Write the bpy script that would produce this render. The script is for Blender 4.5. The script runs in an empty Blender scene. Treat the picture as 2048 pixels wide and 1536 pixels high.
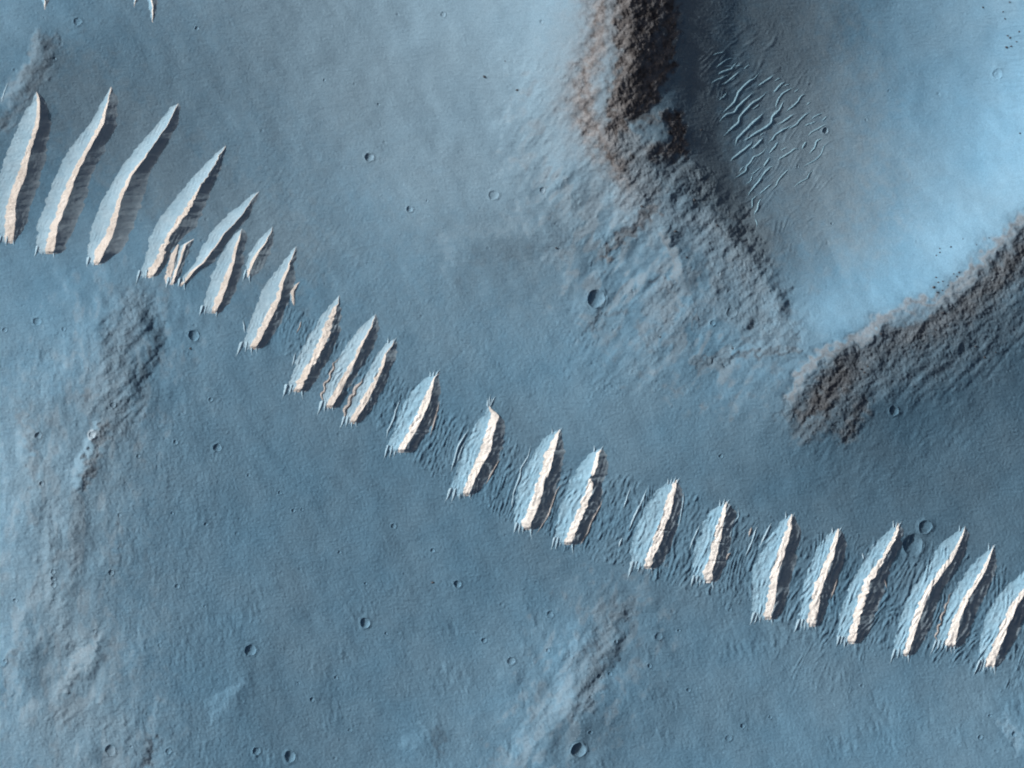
import bpy, math, random
import numpy as np

# ------------------------------------------------------------------ camera, world, sun, exposure
S = bpy.context.scene
C = S.collection
W2, H2 = 1024.0, 768.0           # metres across and down; one photo pixel is half a metre
CAM_H = 15000.0
cam = bpy.data.cameras.new("camera"); co = bpy.data.objects.new("camera", cam); C.objects.link(co)
co.location = (0, 0, CAM_H); cam.sensor_width = 36.0; cam.lens = 36.0 * CAM_H / W2
cam.clip_start = 10.0; cam.clip_end = 60000.0
S.camera = co
SUN_EL, SUN_AZ = math.radians(28), math.radians(-70)     # azimuth clockwise from north (+y): WNW
world = bpy.data.worlds.new("World"); S.world = world; world.use_nodes = True
wn = world.node_tree; wn.nodes.clear()
sky = wn.nodes.new("ShaderNodeTexSky"); sky.sky_type = 'NISHITA'; sky.sun_disc = False
sky.sun_elevation = SUN_EL; sky.sun_rotation = SUN_AZ
sky.air_density = 0.35; sky.dust_density = 7.0; sky.ozone_density = 0.2
bg = wn.nodes.new("ShaderNodeBackground"); bg.inputs[1].default_value = 0.10
wo = wn.nodes.new("ShaderNodeOutputWorld")
wn.links.new(sky.outputs[0], bg.inputs[0]); wn.links.new(bg.outputs[0], wo.inputs[0])
sl = bpy.data.lights.new("sun", 'SUN'); sl.energy = 4.6; sl.angle = math.radians(0.5); sl.color = (1.0, 0.97, 0.925)
so = bpy.data.objects.new("sun", sl); C.objects.link(so)
tosun = np.array([math.sin(SUN_AZ) * math.cos(SUN_EL), math.cos(SUN_AZ) * math.cos(SUN_EL), math.sin(SUN_EL)])
from mathutils import Vector
so.rotation_euler = Vector(tuple(tosun)).to_track_quat('Z', 'Y').to_euler()
so.location = (-3000, 1000, 2000)
S.view_settings.view_transform = 'Standard'; S.view_settings.look = 'None'
S.cycles.filter_width = 2.0
S.view_settings.exposure = 0.0; S.view_settings.gamma = 1.0

# ------------------------------------------------------------------ terrain fields, on a grid in photo pixels
CELL = 1.6
U0, V0, U1, V1 = -110.0, -110.0, 2160.0, 1650.0
us = np.arange(U0, U1, CELL); vs = np.arange(V0, V1, CELL)
NU, NV = len(us), len(vs)
UU, VV = np.meshgrid(us, vs)
def wx(u): return (np.asarray(u, float) - 1024.0) * 0.5
def wy(v): return (768.0 - np.asarray(v, float)) * 0.5

def fnoise(seed, lo, hi, beta=0.0, ang=0.0, an=1.0, slope=False, shape=None, cell=CELL):
    """band-limited noise, wavelengths lo..hi photo pixels; features stretched 'an' times along ang (degrees, photo axes)"""
    r = np.random.default_rng(seed)
    ny, nx = shape or (NV, NU)
    f = np.fft.rfft2(r.standard_normal((ny, nx)))
    kx = np.fft.rfftfreq(nx, cell)[None, :]; ky = np.fft.fftfreq(ny, cell)[:, None]
    a = math.radians(ang); ka = (kx * math.cos(a) + ky * math.sin(a)) * an; kb = -kx * math.sin(a) + ky * math.cos(a)
    k = np.sqrt(ka ** 2 + kb ** 2) + 1e-9
    w = np.exp(-(k * lo) ** 2 * 1.2) * (1 - np.exp(-(k * hi) ** 2)) * k ** (-beta)
    n = np.fft.irfft2(f * w, s=(ny, nx)); n -= n.mean(); n /= n.std() + 1e-12
    return n

def smooth(x): x = np.clip(x, 0, 1); return x * x * (3 - 2 * x)
WARPX = fnoise(11, 12, 90, 0.6) ; WARPY = fnoise(12, 12, 90, 0.6)
def segdist(pts, warp=0.0, box=None):
    """distance of every grid point to a polyline"""
    X = UU + warp * WARPX; Y = VV + warp * WARPY
    d = np.full(UU.shape, 1e9)
    P = np.array(pts, float)
    if len(P) == 1: return np.hypot(X - P[0, 0], Y - P[0, 1])
    for a, b in zip(P[:-1], P[1:]):
        ab = b - a; t = np.clip(((X - a[0]) * ab[0] + (Y - a[1]) * ab[1]) / (ab @ ab + 1e-9), 0, 1)
        d = np.minimum(d, np.hypot(X - a[0] - t * ab[0], Y - a[1] - t * ab[1]))
    return d

# broad brightness of the surface read off at 128 px steps (what relief and colour together have to give under this sun)
LUM = np.array([
 [136,128,124,130,130,136,145,152,160,166,120, 72, 88,104,124,142,160],
 [122,112,112,118,126,134,142,149,157,164,110, 76, 94,114,134,150,168],
 [106,104,108,112,122,131,139,144,151,152,110, 82,106,126,144,162,184],
 [106,104,106,110,116,124,136,142,142,134,132, 92,112,132,149,166,178],
 [130,128,124,114,112,118,126,124,120,120,128,122,112,140,164,174,150],
 [135,138,130,120,116,114,118,121,122,124,124,120,122,158,140, 92, 80],
 [135,138,110,116,116,114,112,114,116,122,116,114,118, 84, 82, 86, 92],
 [148,132,116,114,114,112,110,110,110,113,112,107,102, 88, 86, 92, 96],
 [150,132,122,117,114,112,112,111,110,110,107,105,100, 95, 93, 94, 98],
 [142,130,118,117,118,115,115,115,112,112,108,106,104,102,100,100,102],
 [142,130,124,117,116,115,117,120,127,130,116,118,118,114,112,110,110],
 [142,134,124,117,112,112,117,121,129,125,116,120,122,124,124,124,124],
 [132,130,122,117,112,114,119,124,130,116,118,122,124,127,127,128,127]], float)
KG = np.ones((13, 17))
#KG
LUM = LUM * KG
gy = np.clip(VV / 128.0, 0, 11.999); gx = np.clip(UU / 128.0, 0, 15.999)
def cubic(A, y, x):
    def w(t): return (-.5*t**3+t**2-.5*t, 1.5*t**3-2.5*t**2+1, -1.5*t**3+2*t**2+.5*t, .5*t**3-.5*t**2)
    iy = y.astype(int); ix = x.astype(int); ty = w(y - iy); tx = w(x - ix); r = 0
    for j in range(4):
        jj = np.clip(iy + j - 1, 0, A.shape[0]-1)
        for i in range(4):
            r = r + ty[j] * tx[i] * A[jj, np.clip(ix + i - 1, 0, A.shape[1]-1)]
    return r
LM = cubic(LUM, gy, gx)
ROCK = np.zeros_like(LM); GREY = np.zeros_like(LM); ROUGH = np.zeros_like(LM)
def stroke(pts, r, val=None, rock=None, soft=None, k=1.0, grey=None, rough=None, warp=6.0):
    global LM, ROCK, GREY, ROUGH
    soft = soft or r * 0.9
    m = k * smooth((r + soft - segdist(pts, warp)) / (soft * 2))
    if val is not None: LM = LM * (1 - m) + val * m
    if rock is not None: ROCK = ROCK * (1 - m) + rock * m
    if grey is not None: GREY = GREY * (1 - m) + grey * m
    if rough is not None: ROUGH = ROUGH * (1 - m) + rough * m
# -- big crater: left wall
stroke([(1410,-60),(1410,60),(1400,180),(1410,330),(1450,400)], 34, 68, soft=40)
stroke([(1372,-60),(1376,60),(1366,150),(1375,260)], 22, 46, soft=44, grey=1, warp=10)
stroke([(1130,40),(1110,150),(1120,230),(1130,300)], 45, 158, rock=.45, soft=45, k=.8)
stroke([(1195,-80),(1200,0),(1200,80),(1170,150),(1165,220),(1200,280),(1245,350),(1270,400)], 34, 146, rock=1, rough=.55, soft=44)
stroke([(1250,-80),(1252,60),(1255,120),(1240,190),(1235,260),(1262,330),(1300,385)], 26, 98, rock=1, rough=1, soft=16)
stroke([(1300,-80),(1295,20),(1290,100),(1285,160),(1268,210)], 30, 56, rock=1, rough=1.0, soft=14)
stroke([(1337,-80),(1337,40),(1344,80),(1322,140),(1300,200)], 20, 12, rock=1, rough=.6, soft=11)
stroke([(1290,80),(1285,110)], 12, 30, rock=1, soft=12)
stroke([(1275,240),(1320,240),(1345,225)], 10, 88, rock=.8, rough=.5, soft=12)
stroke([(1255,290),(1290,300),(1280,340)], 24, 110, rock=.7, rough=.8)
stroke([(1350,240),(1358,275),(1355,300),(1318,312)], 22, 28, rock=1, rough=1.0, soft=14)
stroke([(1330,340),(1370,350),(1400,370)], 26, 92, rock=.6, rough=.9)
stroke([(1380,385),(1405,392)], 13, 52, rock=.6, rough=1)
stroke([(1265,380),(1280,410)], 8, 150, rock=.9)
# -- south-west rim of the big crater
stroke([(1320,420),(1400,450),(1440,520),(1500,590),(1540,660)], 60, rock=.5, rough=.55, soft=75)
stroke([(1405,395),(1435,425),(1462,448)], 9, 92, rock=.4, rough=.7, soft=16, warp=14)
stroke([(1470,440),(1486,470),(1490,482)], 13, 62, rock=.5, rough=.7, soft=12, warp=12)
stroke([(1470,488),(1452,520)], 6, 88, rock=.4, rough=.6, soft=9)
stroke([(1495,490),(1515,520),(1540,562)], 7, 94, rock=.4, rough=.7, soft=14, warp=14)
stroke([(1556,570),(1569,596),(1564,622)], 6, 88, rock=.4, rough=.5, soft=9, warp=8)
for _p, _v in (((1389,366),50),((1403,387),46),((1356,376),66),((1350,400),64),((1434,452),66),((1499,515),80),((1357,468),76)):
    stroke([_p, (_p[0] - 4, _p[1] + 7)], 4.5, _v, rock=.5, rough=.8, soft=8, warp=5)
stroke([(1395,430),(1440,470),(1470,510),(1510,560),(1545,620)], 16, 122, rock=.6, rough=.7, k=.8)
stroke([(1480,470),(1486,480)], 9, 48, soft=8)
stroke([(1325,470),(1345,500),(1350,540),(1355,560)], 9, 142, rock=.7, soft=9)
stroke([(1365,480),(1370,540),(1385,570)], 14, 116, soft=12)
stroke([(1310,415),(1280,450),(1235,480),(1205,515)], 9, 100, rock=.8, rough=.5, soft=8)
stroke([(1262,452),(1243,474),(1215,508)], 4, 84, rock=.7, rough=.4, soft=6)
stroke([(1330,500),(1300,545),(1285,560)], 13, 140, soft=16, k=.8)
stroke([(1344,492),(1356,526),(1352,552)], 3.5, 158, rock=.6, soft=5, warp=4)
stroke([(1318,560),(1306,566)], 4, 90, rock=.5, soft=6)
stroke([(1385,520),(1400,560)], 20, 112, rock=.1, rough=.1, soft=16)
stroke([(1332,570),(1345,600),(1325,640)], 13, 118, rock=.7, rough=.5, soft=14)
stroke([(1436,552),(1428,600)], 10, 132, rock=.6, rough=.5, soft=12)
stroke([(1446,560),(1436,602)], 6, 94, rock=.5, rough=.5, soft=9)
stroke([(1396,632),(1386,650)], 4.5, 78, rock=.7, rough=.6, soft=6)
stroke([(1388,632),(1379,650)], 3.5, 142, rock=.5, soft=5)
stroke([(1499,648),(1508,645)], 4.5, 72, rock=.6, rough=.8, soft=6)
stroke([(1540,600),(1545,640),(1540,660)], 12, 134, rock=.35, rough=.6, soft=14)
stroke([(1345,470),(1350,478)], 8, 70, soft=7)
stroke([(1180,370),(1130,440),(1110,520)], 28, 128, rock=.4, rough=.25, soft=30, k=.8)
stroke([(1300,620),(1330,590),(1345,640),(1300,680)], 22, 122, rock=.6, rough=.5, k=.8)
stroke([(1400,640),(1420,600),(1470,640)], 22, 116, rock=.5, rough=.5, k=.7)
stroke([(1180,660),(1210,630),(1250,615)], 8, 98, rock=.4, soft=8)
stroke([(1370,700),(1330,720),(1250,740)], 18, 120, rock=.4, rough=.3, k=.6)
# -- brown swell west of the rim
stroke([(900,520),(880,480),(930,462),(1010,460),(1080,430),(1120,420)], 12, 134, rock=.35, soft=14, k=.8)
stroke([(960,510),(1050,500),(1110,470)], 22, 112, rock=.25, soft=22, k=.8)
# -- south-east rim
stroke([(2160,330),(2048,385),(1960,478),(1850,566),(1770,592)], 26, 176, soft=40, k=.75)
stroke([(2170,400),(2048,500),(1980,570),(1900,640),(1820,670),(1740,715),(1660,780),(1622,820)], 46, 84, rock=.85, rough=.9, soft=46)
stroke([(2170,330),(2048,437),(1990,490),(1940,548),(1885,598),(1800,616),(1755,644),(1738,668),(1680,693),(1630,716),(1604,750),(1584,792)], 8, 152, rock=.8, rough=.4, soft=9)
stroke([(1800,632),(1850,628)], 12, 118, rock=.4, rough=.3, soft=10)
stroke([(1775,665),(1748,690)], 8, 74, rock=.7, rough=.7)
stroke([(1690,720),(1650,790),(1615,845)], 20, 70, rock=.9, rough=1, soft=26, k=.85)
stroke([(1720,810),(1690,865)], 20, 68, rock=.8, rough=.9, soft=22)
stroke([(1780,750),(1860,740),(1960,690),(2040,640)], 52, 82, rock=.5, rough=.7, soft=60, k=.8)
stroke([(1590,880),(1640,830)], 8, 96, rock=.5, rough=.3, soft=10)
stroke([(1612,690),(1540,696),(1470,704)], 7, 142, soft=9)
stroke([(1590,672),(1520,678),(1450,690)], 4, 102, rock=.4, rough=.2, soft=6)
stroke([(1590,697),(1520,706),(1450,716),(1390,722)], 4.5, 94, rock=.6, rough=.4, soft=6)
stroke([(1600,735),(1560,742)], 8, 136, soft=8)
# -- hills on the left
stroke([(270,620),(235,700),(215,780),(240,830)], 46, 112, rock=.45, rough=.55, soft=46)
stroke([(150,700),(190,760)], 34, 138, rough=.15, k=.7)
stroke([(303,640),(316,680),(305,715),(275,770)], 13, 70, rock=.3, rough=.4, soft=11)
stroke([(170,800),(175,790)], 10, 120, rock=.6)
stroke([(204,850),(200,890),(180,925),(172,975)], 12, 102, rock=.65, rough=.7, soft=12)
stroke([(193,845),(186,872),(166,908),(152,935),(148,960)], 5, 186, rock=.15, soft=6, warp=4)
stroke([(120,820),(95,840)], 36, 122, soft=20)
stroke([(45,830),(55,860),(62,910),(70,960)], 12, 128, rock=.5, rough=.25, soft=14)
stroke([(48,870),(42,920)], 8, 150, soft=8)
stroke([(110,1010),(100,1080),(95,1180),(125,1250),(150,1300)], 26, 128, rock=.4, rough=.4, soft=44)
stroke([(150,1000),(160,1100)], 20, 116, k=.6)
stroke([(152,985),(150,1060),(146,1180)], 10, 124, rock=.4, rough=.35, soft=12)
stroke([(166,990),(166,1080),(160,1180)], 8, 104, rock=.1, rough=.1, soft=14)
stroke([(94,1040),(90,1080),(95,1200)], 5, 142, rock=.3, rough=.2, soft=7, warp=4)
stroke([(102,1060),(103,1150)], 4, 112, rock=.3, rough=.2, soft=6, warp=4)
stroke([(192,1265),(186,1300),(172,1325)], 6, 142, rock=.5, rough=.4, soft=9)
stroke([(203,1280),(198,1330),(180,1350)], 8, 100, rock=.2, rough=.2, soft=10)
stroke([(80,1320),(75,1360)], 34, 118, soft=18)
stroke([(180,1290),(140,1340),(128,1370),(120,1400)], 7, 146, rock=.6, rough=.4, soft=10)
stroke([(150,1345),(138,1385)], 8, 98, rock=.4, soft=8)
stroke([(40,1290),(15,1330),(12,1400)], 9, 136, rock=.4, rough=.3)
stroke([(120,1430),(250,1460),(300,1520)], 40, 124, rock=.35, rough=.35, soft=40, k=.8)
stroke([(305,1480),(295,1530)], 7, 88, rock=.5, rough=.4, soft=7)
stroke([(72,80),(65,130),(40,165),(10,195)], 12, 136, rock=.5, rough=.25, soft=18)
stroke([(98,90),(92,130),(72,168),(48,205),(8,250)], 17, 90, rock=.6, rough=.42, soft=24)
stroke([(130,120),(110,190),(60,250)], 24, 100, rock=.15, soft=30, k=.7)
stroke([(620,40),(625,80),(580,115)], 18, 142, soft=18, k=.5)
# -- low hill, bottom centre
stroke([(1235,1225),(1205,1290),(1180,1350),(1170,1400)], 28, 104, rock=.55, rough=.5, soft=34)
stroke([(1150,1290),(1140,1350),(1130,1420),(1080,1440),(1050,1490)], 20, 138, rock=.35, rough=.4, soft=30)
stroke([(1248,1240),(1240,1280),(1228,1320)], 7, 84, rock=.3, rough=.3, soft=8)
stroke([(1130,1470),(1200,1460),(1230,1480)], 26, 100, soft=24, k=.8)
stroke([(872,1460),(878,1500)], 7, 98, rock=.3, soft=9)
stroke([(845,1470),(812,1485)], 9, 134, rock=.1, soft=12)
stroke([(480,1370),(440,1400),(425,1440)], 11, 128, rock=.15, rough=.25, soft=14)
stroke([(505,1350),(490,1400)], 8, 100, soft=8)
stroke([(2010,1450),(2045,1490)], 12, 140, rock=.3, rough=.4)
# greyer sand on the crater floor and above the dunes
GREY = np.maximum(GREY, smooth((230 - segdist([(1560,60),(1600,230),(1640,380)], 20)) / 230) * .85)
GREY = np.maximum(GREY, smooth((170 - segdist([(150,200),(300,300),(420,380),(560,480)], 20)) / 150) * .55)
GREY = np.maximum(GREY, smooth((620 - segdist([(700,0),(850,100),(1000,200)], 20)) / 500) * .62)
GREY = np.maximum(GREY, smooth((260 - segdist([(100,900),(120,1100),(150,1450)], 20)) / 220) * .4)

AP = smooth((210 - segdist([(1150,260),(1200,480),(1330,620),(1440,690)], 25)) / 170) * (1 - smooth(ROUGH * 1.2))
LM = LM + AP * (6.5 * fnoise(23, 16, 90, .7, 128, 2.6) + 3.5 * fnoise(24, 6, 30, .4, 120, 1.6))
ROCK = np.maximum(ROCK, AP * .55 * smooth(.5 + .6 * fnoise(25, 14, 110, .7, 128, 2.2)))
LH = smooth((230 - segdist([(260,640),(180,850),(110,1100),(130,1400),(200,1530)], 25)) / 180)
LM = LM + LH * (4.5 * fnoise(26, 16, 110, .7, 96, 2.4) + 2.5 * fnoise(27, 6, 26, .3, 96, 1.6))
ROCK = np.maximum(ROCK, LH * .40 * smooth(.35 + .6 * fnoise(28, 14, 120, .7, 96, 2.4)))
BH = smooth((170 - segdist([(1230,1240),(1170,1350),(1080,1500)], 25)) / 120)
LM = LM + BH * (4.5 * fnoise(29, 14, 90, .7, 115, 2.2) + 2.5 * fnoise(30, 5, 24, .3, 105, 1.5))
ROCK = np.maximum(ROCK, BH * .42 * smooth(.4 + .6 * fnoise(20, 14, 100, .7, 115, 2.0)))
LM = LM + 1.5 * fnoise(21, 30, 260, 0.5, 60, 2.0) + .8 * fnoise(22, 8, 60, .4, 35, 2.5)
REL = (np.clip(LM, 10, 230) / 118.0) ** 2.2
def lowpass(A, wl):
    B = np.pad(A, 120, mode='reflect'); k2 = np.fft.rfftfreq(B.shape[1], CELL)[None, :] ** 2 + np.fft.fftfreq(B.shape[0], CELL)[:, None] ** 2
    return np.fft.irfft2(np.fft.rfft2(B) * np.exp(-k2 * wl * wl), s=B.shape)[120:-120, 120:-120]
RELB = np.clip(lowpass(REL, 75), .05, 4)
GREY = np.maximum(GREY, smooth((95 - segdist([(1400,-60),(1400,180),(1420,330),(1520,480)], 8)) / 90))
BRIGHT = np.clip(np.where(RELB > 1, RELB ** .45, RELB ** .38), .72, 1.5)       # dust tone plus part of the broad sunlit and shaded brightness, put into colour
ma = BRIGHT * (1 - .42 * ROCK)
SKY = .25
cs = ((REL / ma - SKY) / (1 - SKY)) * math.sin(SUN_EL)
DEEP = smooth((75 - segdist([(1345,-100),(1345,90),(1330,190),(1355,290)], 8)) / 45)      # the steepest part of the left wall
ang = np.arcsin(np.clip(cs, .14 * (1 - DEEP) + .085 * DEEP, .95)) - SUN_EL
P = np.tan(np.clip(ang, -.85, np.where((UU > 1020) & (UU < 1420) & (VV < 420), .42, .60)))
# integrate the slope field along the sun's direction into heights (least squares, in Fourier space)
pad = 260
def padder(A):
    B = np.pad(A, pad, mode='edge'); ny, nx = B.shape
    tx = smooth(np.minimum(np.arange(nx), nx - 1 - np.arange(nx)) / pad); ty = smooth(np.minimum(np.arange(ny), ny - 1 - np.arange(ny)) / pad)
    return B * tx[None, :] * ty[:, None]
cm = CELL * .5
G = padder(P - P.mean() * .5)
ny, nx = G.shape
kx = np.fft.rfftfreq(nx, cm)[None, :] * 2 * math.pi; ky = -np.fft.fftfreq(ny, cm)[:, None] * 2 * math.pi   # y world is up
dx, dy = -math.sin(SUN_AZ), -math.cos(SUN_AZ)       # away from the sun
ks = kx * dx + ky * dy; kt = -kx * dy + ky * dx
F = np.fft.rfft2(G)
HH = np.fft.irfft2(-1j * ks * F / (ks ** 2 + .10 * kt ** 2 + (2 * math.pi / 2600.) ** 2), s=(ny, nx))
H0 = HH[pad:-pad, pad:-pad].copy()
H0 -= np.median(H0)
print("terrain height range", H0.min(), H0.max())

# rugged rock
kn = fnoise(31, 3.5, 14, .5); kn2 = fnoise(32, 8, 50, 1.0); kn3 = fnoise(33, 2.8, 7, .1)
H0 += ROUGH * (.26 * kn + .42 * kn2 + .11 * kn3)
# gullied texture on the flanks of the crater rim, running down to the south-west
flank = smooth((150 - segdist([(1150,200),(1230,420),(1330,600),(1230,680)], 20)) / 90)
H0 += flank * (.16 * fnoise(34, 8, 60, .8, 128, 3.0) + .45 * .4 * smooth(fnoise(46, 30, 160, .6) * .8) * fnoise(47, 4, 26, .5, 130, 1.5))
H0 += smooth(ROUGH * 2.2) * .40 * fnoise(48, 12, 70, .9, 135, 3.0)
tails = smooth((110 - segdist([(1640,860),(1700,900),(1780,900),(1900,840)], 20)) / 80)
H0 += tails * .12 * fnoise(35, 10, 60, .8, 128, 2.6)
wall = smooth((140 - segdist([(2080,60),(2080,330)], 20)) / 140)
H0 += wall * .16 * fnoise(36, 5, 30, .4, 4, 5)
lump = smooth(fnoise(45, 60, 260, .8) * .7 - .2)
lowleft = smooth((520 - segdist([(100,1000),(150,1500)], 20)) / 300) * smooth((VV - 560) / 200)
H0 += lowleft * (0.07 * fnoise(37, 10, 60, .8, 92, 3.5) + .07 * fnoise(38, 5, 24, .4) + .12 * lump * fnoise(44, 8, 40, .7, 92, 2.2))
botm = smooth((VV - 1080) / 200) * smooth((UU - 350) / 200)
H0 += botm * (.03 + .14 * lump) * fnoise(39, 8, 50, .6, 80, 2.0)
H0 += (.055 + .03 * smooth((VV - 500) / 300)) * fnoise(40, 3.2, 16, .4) + .05 * fnoise(41, 2.4, 5, 0) + .22 * fnoise(42, 30, 160, 1.0, 40, 1.6)
H0 += .05 * fnoise(43, 4, 14, .2, 2, 5)

# fields of small ripples between the dunes
chain = [(430,600),(560,650),(700,740),(830,850),(960,930),(1090,990),(1200,1030),(1340,1080),(1460,1110),(1570,1160),(1700,1190),(1850,1200),(2000,1250),(2160,1300)]
CH = np.array(chain, float)
yc = np.interp(UU, CH[:, 0], CH[:, 1]); hw = np.interp(UU, [400,600,900,1500,1700,2160],[40,58,84,98,118,118])
off = (VV - yc) / hw + .10 * WARPX
RM = smooth((1.08 - np.abs(off)) / .35) * smooth((UU - 470) / 160)
RM2 = smooth((90 - segdist([(1600,1320),(1650,1340)], 10)) / 60)
MASKR = np.maximum(RM, .38 * RM2)
rang = math.radians(112)    # ripples run from upper right to lower left
ph = (UU * math.sin(rang) - VV * math.cos(rang)) / 10.5 + 1.3 * fnoise(51, 50, 240, 1.0, 112, 2.0) + .16 * fnoise(52, 12, 50, .5, 112, 3)
sw = np.abs(np.mod(ph, 1) - .5) * 2
rip = (1 - sw) ** 1.3
am = np.clip(.55 + .45 * fnoise(53, 10, 60, .3, 112, 3.5), 0, 1.6)
H0 += MASKR * am * rip * .85 * np.interp(UU, [400,800,1400,2160],[.6,.9,1.2,1.25])
H0 += RM * .18 * fnoise(54, 4, 14, .3, 112, 3)
fr = smooth((170 - segdist([(1490,150),(1560,300),(1540,420)], 12)) / 130)
ra = math.radians(133)
ph = (UU * math.sin(ra) - VV * math.cos(ra)) / 13.0 + 1.2 * fnoise(56, 50, 200, 1.0, 133, 2.0) + .14 * fnoise(57, 12, 50, .5, 133, 3)
H0 += fr * np.clip(.2 + .5 * fnoise(58, 14, 70, .4, 133, 3.0), 0, 1.2) * (1 - np.abs(np.mod(ph, 1) - .5) * 2) ** 1.5 * .55
# faint ripples on the plain north of the chain
H0 += smooth((180 - segdist([(560,420),(760,620),(1000,780)], 20)) / 140) * .05 * fnoise(55, 6, 24, .3, 122, 3)

# ------------------------------------------------------------------ craters (photo px: x, y, radius, depth factor, rim factor)
CR = [(1192,597,18,1.0,1),(1157,1500,15,1.3,1),(738,314,9,1.2,1),(819,418,6.5,1.1,1),(388,671,11,.8,1),(1826,1090,21,.85,.5),
 (1851,1054,14,.3,1.6),(1652,260,6.5,1.7,1.6),(501,1300,11.5,.9,1),(730,1246,10.5,1.0,1),(1787,821,10,1.1,1),(915,1168,7.5,1.1,1),
 (435,895,8.5,.9,1),(221,1500,11,.8,1),(580,1513,11.5,.9,1.2),(337,1502,6,.8,1),(513,1502,8,.7,1),(185,870,7,1.0,1.6),
 (227,810,6,1.0,1.6),(77,871,7,1.0,1.2),(155,43,8,.6,.8),(84,967,5,1.1,1),(1022,1322,8,.7,1),(1085,380,6,.9,1),(987,390,10,.5,.8),
 (1425,646,5.5,.9,1),(1463,625,11,.2,1.1),(1843,675,6,.9,1),(1997,146,10,.45,.8),(787,1052,5.5,.9,1),(679,1104,3.5,1.2,1),
 (731,1167,3.5,1.2,1),(587,1021,4,1.2,1),(604,1019,3.2,1.1,1),(865,1101,4.5,1,1),(10,660,5,.7,1),(75,643,8,.5,.8),(128,658,4.5,.7,1),
 (277,912,4,1,1.2),(422,799,4.5,.9,1),(498,950,4,.9,1),(352,884,5,.8,1),(223,1145,6,.8,1),(107,1143,5,.9,1),(107,1157,5,.9,1),
 (108,1170,5.5,.9,1),(30,1201,4.5,.8,1.2),(10,1322,4.5,.8,1.2),(355,1172,5,1,1),(410,1212,3.5,1,1),(672,1355,4,.8,1),(597,1366,3.5,.8,1),
 (624,1399,5,1,1.2),(772,1267,3.5,.9,1),(968,1281,5.5,.9,1),(1096,1301,4.5,.9,1),(1100,1229,7,.5,.8),(1198,1353,5,1.1,1.2),
 (1220,1348,4.5,.8,1),(1232,1283,4,1,1),(1181,1394,3.5,1,1),(1181,1465,4.5,1,1),(1358,1261,3.5,1.1,1),(1317,1273,8,.45,.8),
 (1299,1332,4.5,.9,1),(1377,1380,4.5,.9,1),(1485,1452,5,1,1),(1457,1477,6.5,.4,.8),(1441,912,4.5,1,1),(1466,696,4,1.3,1),
 (1620,834,3.2,1.4,.8),(1981,1432,3.6,1.1,1),(2029,1469,5.5,.9,1),(1961,1475,5,.8,1),(757,208,3.5,1,1),(648,160,3,1,.8),
 (886,28,5.5,.6,1),(1083,44,4.5,.8,1),(412,1048,4,.9,1),(240,1030,4.5,.5,1),(345,1026,3.6,1,1),(393,56,4.5,1,1),(110,117,4,.9,1),
 (700,1460,4.5,.5,1),(560,985,4,.6,1),(1725,1372,4,.5,1),(1541,1435,4,.5,1),(854,401,3,.8,1),(1438,548,3.5,1,.6),(1265,581,3.5,1,.8),
 (1664,447,3.2,1,1),(1780,180,3.2,.9,.8),(1734,238,3.2,.9,.8),(1596,333,3.2,.8,.8),(965,822,3.5,.5,.8),(263,1493,3.5,.9,1),
 (20,1060,4,.5,1),(190,1262,4,.5,1),(320,1290,4,.5,1),(880,1490,0,0,0)]
CR = [c for c in CR if c[2] > 0]
def crater_prof(r, dep, rim, R):
    """height in metres, r in units of crater radius, R radius in metres"""
    bowl = -dep * .37 * R * np.clip(1 - r ** 2.2, 0, 1)
    rm = rim * .085 * R * np.where(r < 1, np.exp(-((1 - r) / .16) ** 2), np.exp(-((r - 1) / .24)))
    return bowl + rm
rp = np.random.default_rng(8)       # pinprick pits all over the plain
for _ in range(420):
    pu, pv = rp.uniform(0, 2048), rp.uniform(0, 1536)
    if 1130 < pu < 1500 and pv < 480 or rp.uniform() > (.9 if pv > 1000 or pu < 500 else .45): continue
    r_ = rp.uniform(1.8, 3.4); d_ = rp.uniform(.12, .34) * r_ * .5
    sub = np.s_[max(int((pv - 9 - V0) / CELL), 0):int((pv + 9 - V0) / CELL), max(int((pu - 9 - U0) / CELL), 0):int((pu + 9 - U0) / CELL)]
    q_ = np.hypot(UU[sub] - pu, VV[sub] - pv) / r_
    H0[sub] += -d_ * np.exp(-q_ ** 2 * 1.3) + d_ * .3 * np.exp(-((q_ - 1.5) / .5) ** 2)
BASE = H0.copy()
def sample(A, u, v):
    x = np.clip((np.asarray(u, float) - U0) / CELL, 0, NU - 1.001); y = np.clip((np.asarray(v, float) - V0) / CELL, 0, NV - 1.001)
    i = x.astype(int); j = y.astype(int); fx = x - i; fy = y - j
    return (A[j, i] * (1-fx) + A[j, i+1] * fx) * (1-fy) + (A[j+1, i] * (1-fx) + A[j+1, i+1] * fx) * fy
GH = H0
for (cu, cv, r, dep, rim) in CR:
    R = r * .5
    a = int((cu - 2 * r - U0) / CELL); b = int((cu + 2 * r - U0) / CELL) + 2
    c = int((cv - 2 * r - V0) / CELL); d = int((cv + 2 * r - V0) / CELL) + 2
    sub = np.s_[max(c,0):d, max(a,0):b]
    q = np.hypot(UU[sub] - cu, VV[sub] - cv) / r
    # the ground under the bowl is dug a little deeper than the bowl's own surface
    GH[sub] += -(dep * .37 * R + .35 + .1 * R) * smooth((1.18 - q) / .35)

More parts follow.
